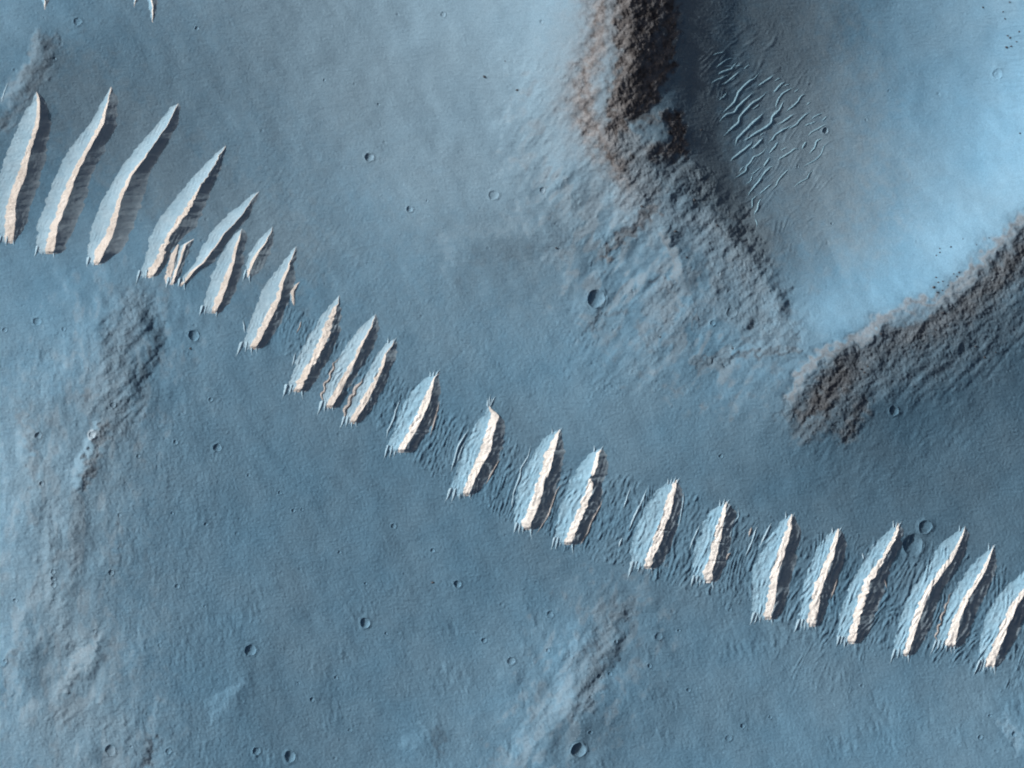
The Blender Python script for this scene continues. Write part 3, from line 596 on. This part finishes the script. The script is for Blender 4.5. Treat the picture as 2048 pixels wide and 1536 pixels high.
UL, UA, UR = 22, 10, 12
NOTCH = {11:[(650,5,.55),(636,3,.4)],14:[(866,1.6,.3)],15:[(925,2,.25)],16:[(900,2.2,.35)],17:[(955,4.5,.8)],18:[(1061,1.8,.5)],19:[(1056,1.6,.4),(1086,1.6,.3),(1122,1.6,.35)]}
GROUP_D = "bright sand dunes standing in a row across the plain"
for di, (label, st, top, bot, wild, warm) in enumerate(D):
    st = np.array(st, float); r = np.random.default_rng(900 + di)
    ys = np.arange(st[0, 0], st[-1, 0] + .01, 1.0); n = len(ys)
    E4 = [smooth1(np.interp(ys, st[:, 0], st[:, k]), 4) for k in (1, 2, 3, 4)]
    big = (st[-1, 0] - st[0, 0]) > 70
    env = np.minimum(1, np.minimum(ys - ys[0], ys[-1] - ys) / 14.)
    j = lambda a, k: smooth1(r.standard_normal(n), k) * a * env
    L, A, B, R = E4
    L = L + j(2.6, 14) + j(3.0, 12); hf = .12 if di < 9 and di != 3 else 1.0; Bj = j(2.0, 26) + j(.15 + .9 * wild ** 2 * hf, 5) + j(.5 * hf + 1.8 * wild ** 2 * hf, 8); bw = np.clip((B - A) / 10., .1, 1); A = A + Bj + (j(.9, 4) + j(3.0, 10)) * bw; B = B + Bj; R = R + j(3.5, 22) + j(4, 15)
    A = np.maximum(A, L + .05); B = np.maximum(B, A + .05); R = np.maximum(R, B + .1)
    hB = .42 * np.clip(smooth1(E4[3] - E4[2], 6), .3, 26) * .5
    hB = np.minimum(hB, .33 * (B - L) * .5 + .15)
    bend = smooth((ys[-1] - ys) / 7.0) if bot else smooth((ys[-1] - ys) / 12.)
    if not big: bend = smooth((ys[-1] - ys) / 14.)
    hB = hB * (.04 + .96 * bend) * smooth((ys - ys[0]) / 8. + .05)
    hB = hB * (1 + .22 * smooth1(r.standard_normal(n), 90))
    wl = np.maximum(A - L, .1); wb = np.maximum(B - A, .1)
    hA = hB * wl / (wl + 1.75 * wb)
    for (ny_, nw_, nd_) in NOTCH.get(di, ()): hB = hA * .8 + (hB - hA * .8) * (1 - nd_ * np.exp(-((ys - ny_) / nw_) ** 2)); hB = hB * (1 - .3 * nd_ * np.exp(-((ys - ny_) / nw_) ** 2))
    root = empty("sand_dune", float(st[len(st)//2, 3]), float(st[len(st)//2, 0]))
    tag(root, label, "dune", GROUP_D)
    oz = np.array(root.location)
    def build(name, tt, x0, x1, z0, z1, prof, m, namp, na, ends=(0, 0)):
        t = np.linspace(0, 1, tt)[None, :]
        X = x0[:, None] * (1 - t) + x1[:, None] * t
        Y = np.repeat(ys[:, None], tt, 1)
        Z = z0[:, None] + (z1 - z0)[:, None] * prof(t)
        nz = r.standard_normal((n, tt))
        for _ in range(9 if m is M_LEE or m is M_WIND or m is M_WINDB else 2): nz[1:-1] = (nz[:-2] + nz[2:] + nz[1:-1]) / 3
        for _ in range(1):
            nz[:, 1:-1] = (nz[:, :-2] + nz[:, 2:] + nz[:, 1:-1]) / 3
        nz /= nz.std() + 1e-9
        w = np.sin(np.pi * t) ** .5 * np.clip((x1 - x0)[:, None] / 10., 0, 1)
        Z = Z + nz * namp * w
        if na is not None: Z = Z + na(X, Y) * w
        Zw = Z + sample(BASE, X, Y)
        V = np.stack([wx(X), wy(Y), Zw], -1).reshape(-1, 3) - oz
        me = mesh_np(name, V, grid_quads(n, tt)); fix_up(me)
        return link(name, me, m, root)
    zero = np.full(n, -.10)
    # gentle flutes down the windward face
    fl = .085 if big else .03
    def flutes(X, Y): return fl * np.sin((X * .8 + Y * .33) * 1.15 + 1.5 * np.sin(Y * .07 + di)) * (.5 + .5 * np.sin(X * .05 + Y * .09))
    o1 = build("windward_slope", UL, L, A, zero, hA, lambda t: (.38 * t + .62 * t ** 2.1), M_WIND if di < 14 else M_WINDB, .05, flutes)
    o2 = build("crest", UA, A, B, hA, hB, lambda t: t ** .95, M_CREST if di < 14 else M_CRESTW, .09 + .10 * wild, None)
    gul = .05 + .22 * wild
    def gullies(X, Y): return gul * np.sin(X * .85 + Y * .33 + 1.6 * np.sin(Y * .06 + di)) * (.5 + .5 * np.sin(Y * .045 + di * 2))
    o3 = build("lee_slope", UR, B, R, hB, zero, lambda t: 1 - (1 - t) ** 1.22, M_LEE, .04 + .05 * wild, gullies)
    # prongs at the foot and at the tip
    if bot:
        y0 = ys[-1] - 6; k0 = n - 7; xl, xb = L[k0], B[k0]
        for s in range(bot):
            f = s / max(bot - 1, 1)
            sx = xl + (xb - xl) * f; ln = r.uniform(16, 25) * (1.15 if s in (0, bot - 1) else .8) * (1 if big else .7)
            a = (-.42 + .50 * f) * (.6 if di < 9 else 1) + r.uniform(-.14, .14); ln *= r.uniform(.6, 1.15) * (.75 if di < 9 else 1)
            pts = [(sx + 3.0 - 2 * f, y0 - 11), (sx + a * ln * .45, y0 + ln * .45), (sx + a * ln * 1.05, y0 + ln)]
            me = fix_up(ripple_mesh("prong", pts, r.uniform(3.2, 5.4), r.uniform(1.0, 1.7) if big else .7, di * 20 + s, (.12, .85), .05, .25))
            me.transform(__import__("mathutils").Matrix.Translation(tuple(-oz))); link("prong", me, M_WIND, root)
    for s in range(top):
        f = s / max(top - 1, 1); k1 = min(9, n - 1)
        sx = L[k1] * (1 - f) * .6 + B[k1] * (f + (1 - f) * .4); ln = r.uniform(11, 17) * (1.5 if di == 15 else 1)
        a = -.15 + .75 * f
        pts = [(sx - 1, ys[k1] + 3), (sx + a * ln * .4, ys[k1] - ln * .5), (sx + a * ln * 1.0, ys[k1] - ln)]
        me = fix_up(ripple_mesh("prong", pts, 2.5, 1.0, di * 20 + 10 + s, (.2, .75), .05, .2))
        me.transform(__import__("mathutils").Matrix.Translation(tuple(-oz))); link("prong", me, M_WIND, root)
    if warm:
        pts = [(L[k] + 1 + 2 * math.sin(k * .3), ys[k]) for k in range(int(n * .45), n - 8, 5)]
        me = fix_up(ripple_mesh("foot_ledge", pts, 3.6 * warm + 1, .9 * warm + .3, di, (.3, .2), .1, 1.1))
        me.transform(__import__("mathutils").Matrix.Translation(tuple(-oz))); link("foot_ledge", me, M_WARM, root)["label"] = "rough brown ledge along the left foot"

# ------------------------------------------------------------------ ripples on the crater floor and beside the dunes
def zA(p): return [(1400 + x / 6.4, 60 + y / 6.4) for x, y in p]
def zB(p): return [(1400 + x / 6.4, 250 + y / 6.4) for x, y in p]
RP = [
 (zA([(780,510),(720,600),(630,660),(570,710),(500,790),(465,880),(440,930),(350,1010),(260,1080)]),3,"long thick ripple starting highest among the thick ripples of the crater floor"),
 (zA([(960,555),(900,610),(820,665),(730,720)]),2.2,"short ripple with a blunt upper tip right of the highest thick ripple"),
 (zA([(700,765),(650,830),(560,910),(490,980),(440,1055),(340,1080),(270,1140),(235,1210)]),2.6,"ripple that steps left in its lower half, below the highest thick ripple"),
 (zA([(890,750),(820,830),(750,890),(690,920),(620,990),(510,1110),(500,1180),(410,1260),(320,1340),(270,1390)]),3,"long wavy ripple between the stepped ripple and the straight thick one"),
 (zA([(835,1035),(760,1120),(660,1210),(580,1290),(480,1390),(445,1500)]),3.5,"straight thick ripple in the middle of the crater-floor field"),
 (zA([(1135,860),(1070,920),(1030,1010),(930,1110),(925,1180),(860,1240),(700,1330),(600,1400),(510,1440)]),3.5,"thickest ripple, with a kink at mid length, right of the straight thick ripple"),
 (zA([(1220,720),(1140,760),(1060,810),(1010,880),(980,960),(985,1030)]),2,"hook-shaped ripple whose lower end meets the thickest ripple"),
 (zA([(1380,800),(1300,840),(1270,900),(1190,980),(1090,1050)]),2,"ripple with a forked top right of the hook-shaped ripple"),
 (zA([(1220,1060),(1130,1130),(1060,1180),(980,1205)]),2.4,"short curved ripple right of the kink of the thickest ripple"),
 (zA([(1450,1030),(1370,1070),(1290,1140),(1240,1210),(1100,1280)]),2,"ripple left of the small sharp crater, just above its level"),
 (zA([(1590,1050),(1480,1100),(1420,1150)]),1.3,"faint ripple above and left of the small sharp crater"),
 (zA([(1510,1160),(1400,1200),(1330,1225)]),1.5,"short flat ripple left of the small sharp crater"),
 (zA([(1210,1200),(1080,1270),(980,1330),(930,1400),(850,1460)]),2,"ripple running down left under the short curved one"),
 (zA([(1640,1090),(1570,1160)]),1.2,"tiny ripple touching the sharp crater from above"),
 (zA([(1650,1180),(1500,1270),(1440,1300),(1370,1370)]),1.6,"ripple that starts at the small sharp crater and runs down left"),
 (zB([(1375,200),(1340,250),(1310,310)]),2.2,"short steep ripple at the top of the lower right ripple group"),
 (zB([(1300,300),(1220,300),(1160,350),(1060,410),(980,460)]),2,"ripple bent flat at its upper end, below the short steep one"),
 (zB([(1600,150),(1500,205),(1475,290),(1390,380)]),2,"S-shaped ripple just below the small sharp crater"),
 (zB([(1010,200),(970,270),(920,330),(880,370)]),2.2,"short straight ripple above the long thin lower ripple"),
 (zB([(880,250),(830,320),(770,380),(690,410),(650,480),(600,530),(590,590),(500,650),(400,700)]),2,"long zigzag ripple reaching towards the dark crater wall"),
 (zB([(680,180),(660,240),(590,300),(500,370),(430,420),(375,480)]),3,"thick hooked ripple below the straight thick ripple"),
 (zB([(820,150),(760,220),(700,280),(640,310)]),3,"short thick crescent ripple right of the thick hooked one"),
 (zB([(905,400),(860,470),(810,540)]),2.2,"short ripple in line above the long lower ripple"),
 (zB([(970,490),(870,570),(800,650),(760,720),(690,800),(640,860),(600,930)]),2.6,"longest ripple of the lower group, bright in its lower half"),
 (zB([(1170,540),(1080,620),(1010,700),(980,770),(920,830)]),1.8,"thin ripple right of the longest lower ripple"),
 (zB([(940,740),(870,790),(770,880),(760,900)]),1.6,"thin ripple under the longest lower ripple's lower half"),
 (zB([(750,890),(670,950),(675,1040),(640,1080)]),1.4,"bent faint ripple near the bottom of the ripple field"),
 (zB([(790,930),(750,1000),(740,1080),(680,1160)]),2,"lowest clear ripple of the crater-floor field"),
 (zB([(700,1190),(740,1270),(720,1310)]),1.2,"last faint ripple at the very bottom of the crater-floor field"),
 (zB([(1680,200),(1600,260),(1560,370),(1480,450),(1380,500),(1300,550)]),1.2,"long faint ripple along the right side of the ripple field"),
 (zB([(1480,560),(1410,610),(1380,680),(1270,740),(1190,800)]),1.2,"faint ripple at the lower right corner of the ripple field"),
 (zB([(790,525),(720,590),(650,640)]),1.2,"faint ripple between the zigzag ripple and the longest lower ripple"),
 (zB([(570,520),(500,600)]),1.1,"tiny faint ripple left of the zigzag ripple"),
 (zA([(430,350),(330,380),(260,440),(200,480)]),1.6,"highest bent ripple at the upper left corner of the ripple field"),
 (zA([(480,400),(440,450),(410,495),(300,530),(200,580)]),2,"second bent ripple at the upper left corner of the ripple field"),
 (zA([(530,510),(460,570),(380,640),(310,690),(250,700)]),2,"lowest clear ripple of the upper left cluster"),
 (zA([(370,560),(290,610),(210,640),(130,690)]),1.3,"thin ripple reaching furthest left in the upper left cluster"),
 (zA([(460,600),(390,650)]),1.4,"tiny ripple beside the lowest clear ripple of the upper left cluster"),
 (zA([(570,440),(450,460),(290,460)]),1.2,"nearly level faint ripple in the upper left cluster"),
 (zA([(640,430),(560,500)]),1.2,"tiny faint ripple at the right end of the upper left cluster"),
 (zA([(350,790),(310,850),(240,900)]),1.3,"faint lone ripple left of the highest thick ripple"),
 (zA([(1110,650),(1040,690),(980,760),(930,810)]),2.2,"ripple left above the hook-shaped ripple"),
 (zA([(1040,600),(960,650)]),1.2,"tiny faint ripple highest on the upper right side of the field"),
 (zA([(1160,680),(1080,710)]),1.2,"tiny faint ripple just above the hook-shaped ripple"),
 (zA([(1270,750),(1210,790)]),1.3,"tiny ripple right of the hook-shaped ripple's top"),
 (zA([(770,935),(730,980),(650,1020)]),1.6,"small ripple nested right of the long wavy ripple"),
 (zA([(820,1310),(770,1350)]),1.4,"tiny ripple above the thick crescent ripple"),
 (zA([(330,270),(220,300),(150,330)]),1.0,"faintest ripple at the top of the crater-floor field"),
 (zA([(1430,910),(1370,960)]),1.0,"tiny faint ripple right of the forked ripple"),
 (zB([(1120,280),(1040,330)]),1.5,"tiny ripple between the short straight and the flat-bent ripples"),
 (zB([(680,620),(650,720),(580,760)]),1.0,"faint curved ripple left of the longest lower ripple"),
]
def mk_ripple(pts, w, h, label, m, group, seed, tip=(.3, .3)):
    me = fix_up(ripple_mesh("sand_ripple", pts, w, h, seed, tip, .03, .35))
    c = pts[len(pts)//2]; o0 = (float(wx(c[0])), float(wy(c[1])), float(sample(BASE, *c)))
    me.transform(__import__("mathutils").Matrix.Translation((-o0[0], -o0[1], -o0[2])))
    o = link("sand_ripple", me, m); o.location = o0; tag(o, label, "sand ripple", group)
for i, (pts, w, label) in enumerate(RP):
    mk_ripple(pts, w * .92 + .5, .30 * w + .2, label, M_RIPPLE, "thin sand ripples on the floor of the big crater", i)
SIDE = [
 ([(802,795),(793,818),(787,841),(776,861),(772,882)],2.6,0,"blue ripple along the left foot of the dune with the three-pronged top"),
 ([(943,853),(933,865),(917,892),(910,917),(900,949)],2.6,0,"blue ripple along the left foot of the dune with antler-like prongs"),
 ([(930,880),(920,907),(912,930)],2.0,0,"short inner ripple against the left face of the dune with antler-like prongs"),
 ([(1063,881),(1057,912),(1042,937),(1040,953),(1028,984),(1024,1006),(1027,1031)],2.6,0,"long blue ripple along the left side of the dune with the pitted crest"),
 ([(1297,969),(1284,1004),(1267,1037),(1255,1068)],3.0,0,"long blue ripple along the left side of the cracked-crest dune"),
 ([(1262,971),(1256,990),(1246,1020)],2.2,0,"outer short ripple further left of the cracked-crest dune"),
 ([(1245,1074),(1237,1096)],2.6,0,"small detached ripple at the lower left of the cracked-crest dune"),
 ([(1401,1047),(1386,1080),(1378,1102)],2.6,0,"blue ripple along the left side of the two-horned dune"),
 ([(1545,1042),(1537,1058),(1526,1080),(1517,1098)],3.0,0,"blue ripple at the upper left of the dune with the warm curl"),
 ([(1516,1047),(1504,1084),(1489,1117)],2.8,0,"dark-edged ripple standing left of the dune with the warm curl"),
 ([(1504,1053),(1497,1074)],2.6,1,"small orange-brown ripple left of the dune with the warm curl"),
 ([(486,639),(489,652),(490,668)],2.0,0,"short upright ripple left of the foot of the pink-crested dune"),
 ([(592,703),(588,720),(584,735)],2.0,0,"short ripple left of the foot of the dune with the broken upper crest"),
 ([(1565,1121),(1572,1138),(1571,1155),(1566,1170)],2.8,1,"warm curl of sand on the shaded side of a tall dune"),
 ([(1207,992),(1201,1011),(1183,1043),(1175,1066),(1156,1097)],2.6,1,"warm broken ripple along the shaded foot of the dune with the dark notch"),
 ([(1187,966),(1201,957),(1218,945)],2.0,0,"pale claw of sand reaching right from the dark notch"),
 ([(1366,977),(1367,998),(1361,1037),(1355,1057)],2.2,0,"thin ripple along the shaded foot of the cracked-crest dune"),
 ([(1476,1010),(1478,1033),(1464,1053),(1458,1092)],2.2,0,"curved ripple along the shaded foot of the two-horned dune"),
 ([(1463,1105),(1457,1109),(1452,1122)],2.8,1,"little cream star of sand right of the two-horned dune"),
 ([(1766,1153),(1772,1165),(1775,1179)],2.0,1,"short warm streak on the shaded side of the kinked-crest dune"),
 ([(1677,1152),(1672,1170),(1661,1201)],2.6,1,"warm ripple along the shaded foot of the straight-crested tall dune"),
 ([(881,796),(877,814),(865,857),(859,874)],2.0,1,"warm streak along the shaded foot of the dune with the three-pronged top"),
 ([(1002,915),(992,931),(970,972)],2.4,1,"warm streak along the shaded foot of the dune with antler-like prongs"),
 ([(1126,963),(1113,982),(1095,1035),(1068,1074)],2.2,1,"warm thin ripple along the shaded foot of the dune with the pitted crest"),
 ([(1725,1105),(1728,1120)],2.2,0,"short ripple at the upper left of the kinked-crest dune"),
 ([(397,523),(393,540),(386,556)],2.2,0,"small blue ripple right of the long blade's warm tail"),
 ([(18,162),(10,182),(2,208)],1.6,0,"thin blue ripple at the photo's left edge beside the brown upper left hill"),
 ([(603,640),(600,655),(592,668)],1.6,1,"tiny warm ripple below the little cream mound"),
]
for i, (pts, w, wm, label) in enumerate(SIDE):
    mk_ripple(pts, w, .36 * w, label, M_WARM if wm else M_WIND, "separate ripples beside the dunes", 300 + i, (.35, .35))

# ------------------------------------------------------------------ craters as things: bowl with floor and rim
BIGL = {0:"largest sharp round crater, with a bright lower right wall, left of the big crater's rim",
 1:"sharp round crater with a black left wall near the bottom edge, below the low hill",
 2:"small sharp crater alone on the upper plain",3:"small crater below and right of the lone one on the upper plain",
 4:"round crater left of the pink-crested dune's foot",5:"large soft dark crater between two tall dunes",
 6:"ghostly shallow ring crater just above the large soft dark one",7:"tiny deep black-pitted crater beside the crater-floor ripples",
 8:"round crater with a pale right rim on the lower left plain",9:"round crater in the middle of the lower plain",
 10:"crater in the dark slope below the south-east rim",11:"small crater below the dune with the pitted thick crest",
 12:"crater in the left plain between the brown hill and the dunes",13:"soft crater near the bottom edge, left of its neighbours",
 14:"crater with a crumpled rim at the bottom edge",17:"bright-rimmed crater on the crest of the left hill",
 18:"small ringed crater on the brown left hill",19:"crater near the left edge in the small basin"}
seen = set()
LMK = {"the lone crater on the upper plain":(738,314),"the hooked-tip dune":(300,300),"the second blade dune":(160,280),"the pink-crested dune":(545,600),
 "the photo's top left corner":(0,0),"the brown hill":(260,700),"the bright-rimmed crater":(185,870),"the photo's left edge":(0,1080),"the photo's bottom left corner":(0,1536),
 "the pale-rimmed crater":(501,1300),"the crater mid lower plain":(730,1246),"the crumpled-rim crater":(580,1513),"the bottom-centre hill":(1190,1330),
 "the black-walled crater":(1157,1500),"the crater left of the close dune pair":(600,860),"the close dune pair":(710,760),"the pitted-crest dune":(1070,970),
 "the dark-notch dune":(1160,1010),"the cracked-crest dune":(1310,1060),"the two-horned dune":(1420,1090),"the warm-curl dune":(1540,1150),"the kinked-crest dune":(1730,1170),
 "the last right-hand dune":(2010,1250),"the photo's bottom right corner":(2048,1536),"the large soft crater":(1826,1090),"the dark south-east slope":(1787,821),
 "the south-east rim":(1880,620),"the bright crater wall":(1940,400),"the crater-floor ripples":(1540,220),"the crater's south-west rim":(1450,560),
 "the big rim's largest neighbour crater":(1192,597),"the black rim shadow":(1320,120),"the photo's top right corner":(2048,0),"the photo's top centre":(950,0),
 "the three-pronged dune":(820,830),"the antler dune":(950,905),"the brown upper left hill":(80,130)}
LMK.pop("the crater left of the close dune pair")
def place_words(u, v):
    k = min(LMK, key=lambda a: (LMK[a][0] - u) ** 2 + (LMK[a][1] - v) ** 2)
    dx_, dy_ = u - LMK[k][0], v - LMK[k][1]; d = math.hypot(dx_, dy_)
    a = int(((math.degrees(math.atan2(dy_, dx_)) + 360 + 22.5) % 360) // 45)
    w = ["right of","below right of","below","below left of","left of","above left of","above","above right of"][a]
    return ("just " if d < 40 else "well " if d > 130 else "") + w + " " + k
def unique(first, u, v):
    for mid in ("", "the lower ", "the farther ", "the third ", "the fourth ", "the fifth ", "the sixth ", "the seventh ", "the last "):
        lab = (mid + first + " " + place_words(u, v)).strip()
        if lab not in seen: return lab
    return lab
for i, (cu, cv, r, dep, rim) in enumerate(CR):
    R = r * .5
    nr_, na = (16, 48) if r > 5 else (11, 30)
    ro = np.linspace(0, 1.75, nr_ + 6)[1:]
    th = np.linspace(0, 2 * math.pi, na, endpoint=False)
    rr, tt = np.meshgrid(ro, th, indexing='ij')
    g = np.random.default_rng(i); wob = 1 + .05 * np.sin(2 * tt + g.uniform(0, 6)) + .035 * np.sin(3 * tt + g.uniform(0, 6)) + .02 * np.sin(5 * tt + g.uniform(0, 6))
    uu = cu + rr * r * wob * np.cos(tt); vv = cv + rr * r * wob * np.sin(tt)
    z = sample(BASE, uu, vv) * smooth(rr / 1.2 + .2) + sample(BASE, np.full_like(uu, cu), np.full_like(vv, cv)) * (1 - smooth(rr / 1.2 + .2))
    z = z + crater_prof(rr, dep, rim, R) + .03 * R * g.standard_normal(rr.shape) * np.clip(rr, 0, 1) * (rr < 1.3)
    z = z + .05 - .25 * smooth((rr - 1.35) / .4)
    X0, Y0 = float(wx(cu)), float(wy(cv)); Z0 = float(sample(BASE, cu, cv))
    V = np.stack([wx(uu) - X0, wy(vv) - Y0, z - Z0], -1)
    cz = z[0].mean() - Z0
    V = np.vstack([[[0, 0, cz]], V.reshape(-1, 3)])
    def ringq(a, b):
        out = []
        for k in range(a, b):
            x = 1 + k * na + np.arange(na); y = 1 + k * na + (np.arange(na) + 1) % na
            out.append(np.stack([x, x + na, y + na, y], -1))
        return np.vstack(out)
    kb = int(np.searchsorted(ro, .97)); me_b = bpy.data.meshes.new("bowl")
    tri = [(0, 1 + k, 1 + (k + 1) % na) for k in range(na)]
    nb = 1 + (kb + 1) * na
    me_b.from_pydata([tuple(p) for p in V[:nb]], [], tri + [tuple(int(c) for c in t_) for t_ in ringq(0, kb)])
    for p in me_b.polygons: p.use_smooth = True
    fix_up(me_b)
    qr = ringq(kb, len(ro) - 1); V2 = V[1 + kb * na:]; me_r = fix_up(mesh_np("rim", V2, qr - (1 + kb * na)))
    def cov_for(me, verts):
        cov = np.stack([sample(COV[:, c].reshape(NV, NU), cu + verts[:, 0] * 2, cv - verts[:, 1] * 2) for c in range(3)] + [np.ones(len(verts))], -1)
        cover_attr(me, cov)
    cov_for(me_b, V[:nb]); cov_for(me_r, V2)
    root = bpy.data.objects.new("impact_crater", None); C.objects.link(root); root.location = (X0, Y0, Z0)
    pale = i in (17,)
    ob = link("bowl", me_b, M_PITP if pale else M_GROUND, root); orr = link("rim", me_r, M_PITP if pale else M_GROUND, root)
    size = "faint shallow" if dep < .65 else ("tiny" if r < 4 else "small")
    lab = BIGL.get(i) or unique("%s crater pit" % size, cu, cv)
    assert lab not in seen, lab
    seen.add(lab)
    tag(root, lab, "crater", "small impact craters scattered over the plain")

# ------------------------------------------------------------------ boulders
BO = [(968,153,2.6),(1034,180,2.4),(1010,122,1.4),(1879,505,1.7),(1901,494,1.7),(1872,511,1.3),(1879,497,1.3),(1871,555,1.6),(1875,565,1.5),(1906,548,1.5),
 (1916,545,1.4),(1912,553,1.3),(1866,575,2.6),(1873,585,2.0),(1884,563,1.3),(1894,571,1.2),(2015,93,2.2),(2024,91,1.9),(2017,70,1.8),(2022,74,1.6),(2035,82,1.4),
 (2012,36,1.4),(2008,22,1.5),(2021,3,2.0),(1968,13,1.8),(2040,62,1.4),(2041,266,1.6),(1402,260,1.8),(1268,438,0),(1283,413,2.4),(1388,400,2.2),(1350,463,2.2),(1433,451,1.8),
 (1112,496,2.2),(1373,515,1.6),(1884,626,3.0),(1760,668,2.6),(1950,693,2.0),(1883,581,1.2),(1720,738,2.4),(1727,745,2.0),(1734,733,1.8),(1870,660,2.2),(1893,652,1.8),(1465,698,2.4),
 (1345,245,2.0),(1620,835,1.6),(1968,715,1.8),(1990,705,1.5),(1320,674,1.8),(865,1165,2.0),(381,697,2.0),(1952,490,1.2),(1977,476,1.1),(1925,478,1.1),(1280,100,2.6),(1262,150,2.4)]
BO = [b for b in BO if b[2] > 0]
bi = 0
for (u, v, r) in BO:
    g = np.random.default_rng(4000 + bi)
    n1, n2 = 9, 12; V = []; 
    ph1, ph2 = g.uniform(0, 6, 2); sx, sy, sz = g.uniform(.8, 1.25), g.uniform(.75, 1.1), g.uniform(.7, 1.0)
    th = np.linspace(0, math.pi, n1)[:, None]; fi = np.linspace(0, 2 * math.pi, n2, endpoint=False)[None, :]
    rad = 1 + .16 * np.sin(2 * fi + ph1) * np.sin(th) + .13 * np.sin(3 * th + ph2) + .10 * g.standard_normal((n1, n2)) * np.sin(th)
    X = rad * np.sin(th) * np.cos(fi) * sx; Y = rad * np.sin(th) * np.sin(fi) * sy; Z = rad * np.cos(th) * sz + 0 * fi
    V = np.stack([X, Y, Z], -1).reshape(-1, 3) * r * .5 + [0, 0, r * .22]
    qd = []
    for a in range(n1 - 1):
        for b in range(n2): qd.append((a * n2 + b, (a + 1) * n2 + b, (a + 1) * n2 + (b + 1) % n2, a * n2 + (b + 1) % n2))
    me = mesh_np("boulder", V, qd, False)
    o = link("boulder", me, M_ROCK); o.location = (float(wx(u)), float(wy(v)), float(sample(GH, u, v)))
    lab = unique("%s dark boulder" % ("larger" if r > 2.1 else "small"), u, v)
    seen.add(lab); tag(o, lab, "boulder", "dark boulders scattered on the crater walls"); bi += 1
for _o in bpy.data.objects:
    if len(str(_o.get("label","")).split())>16: print("LONG",_o["label"])
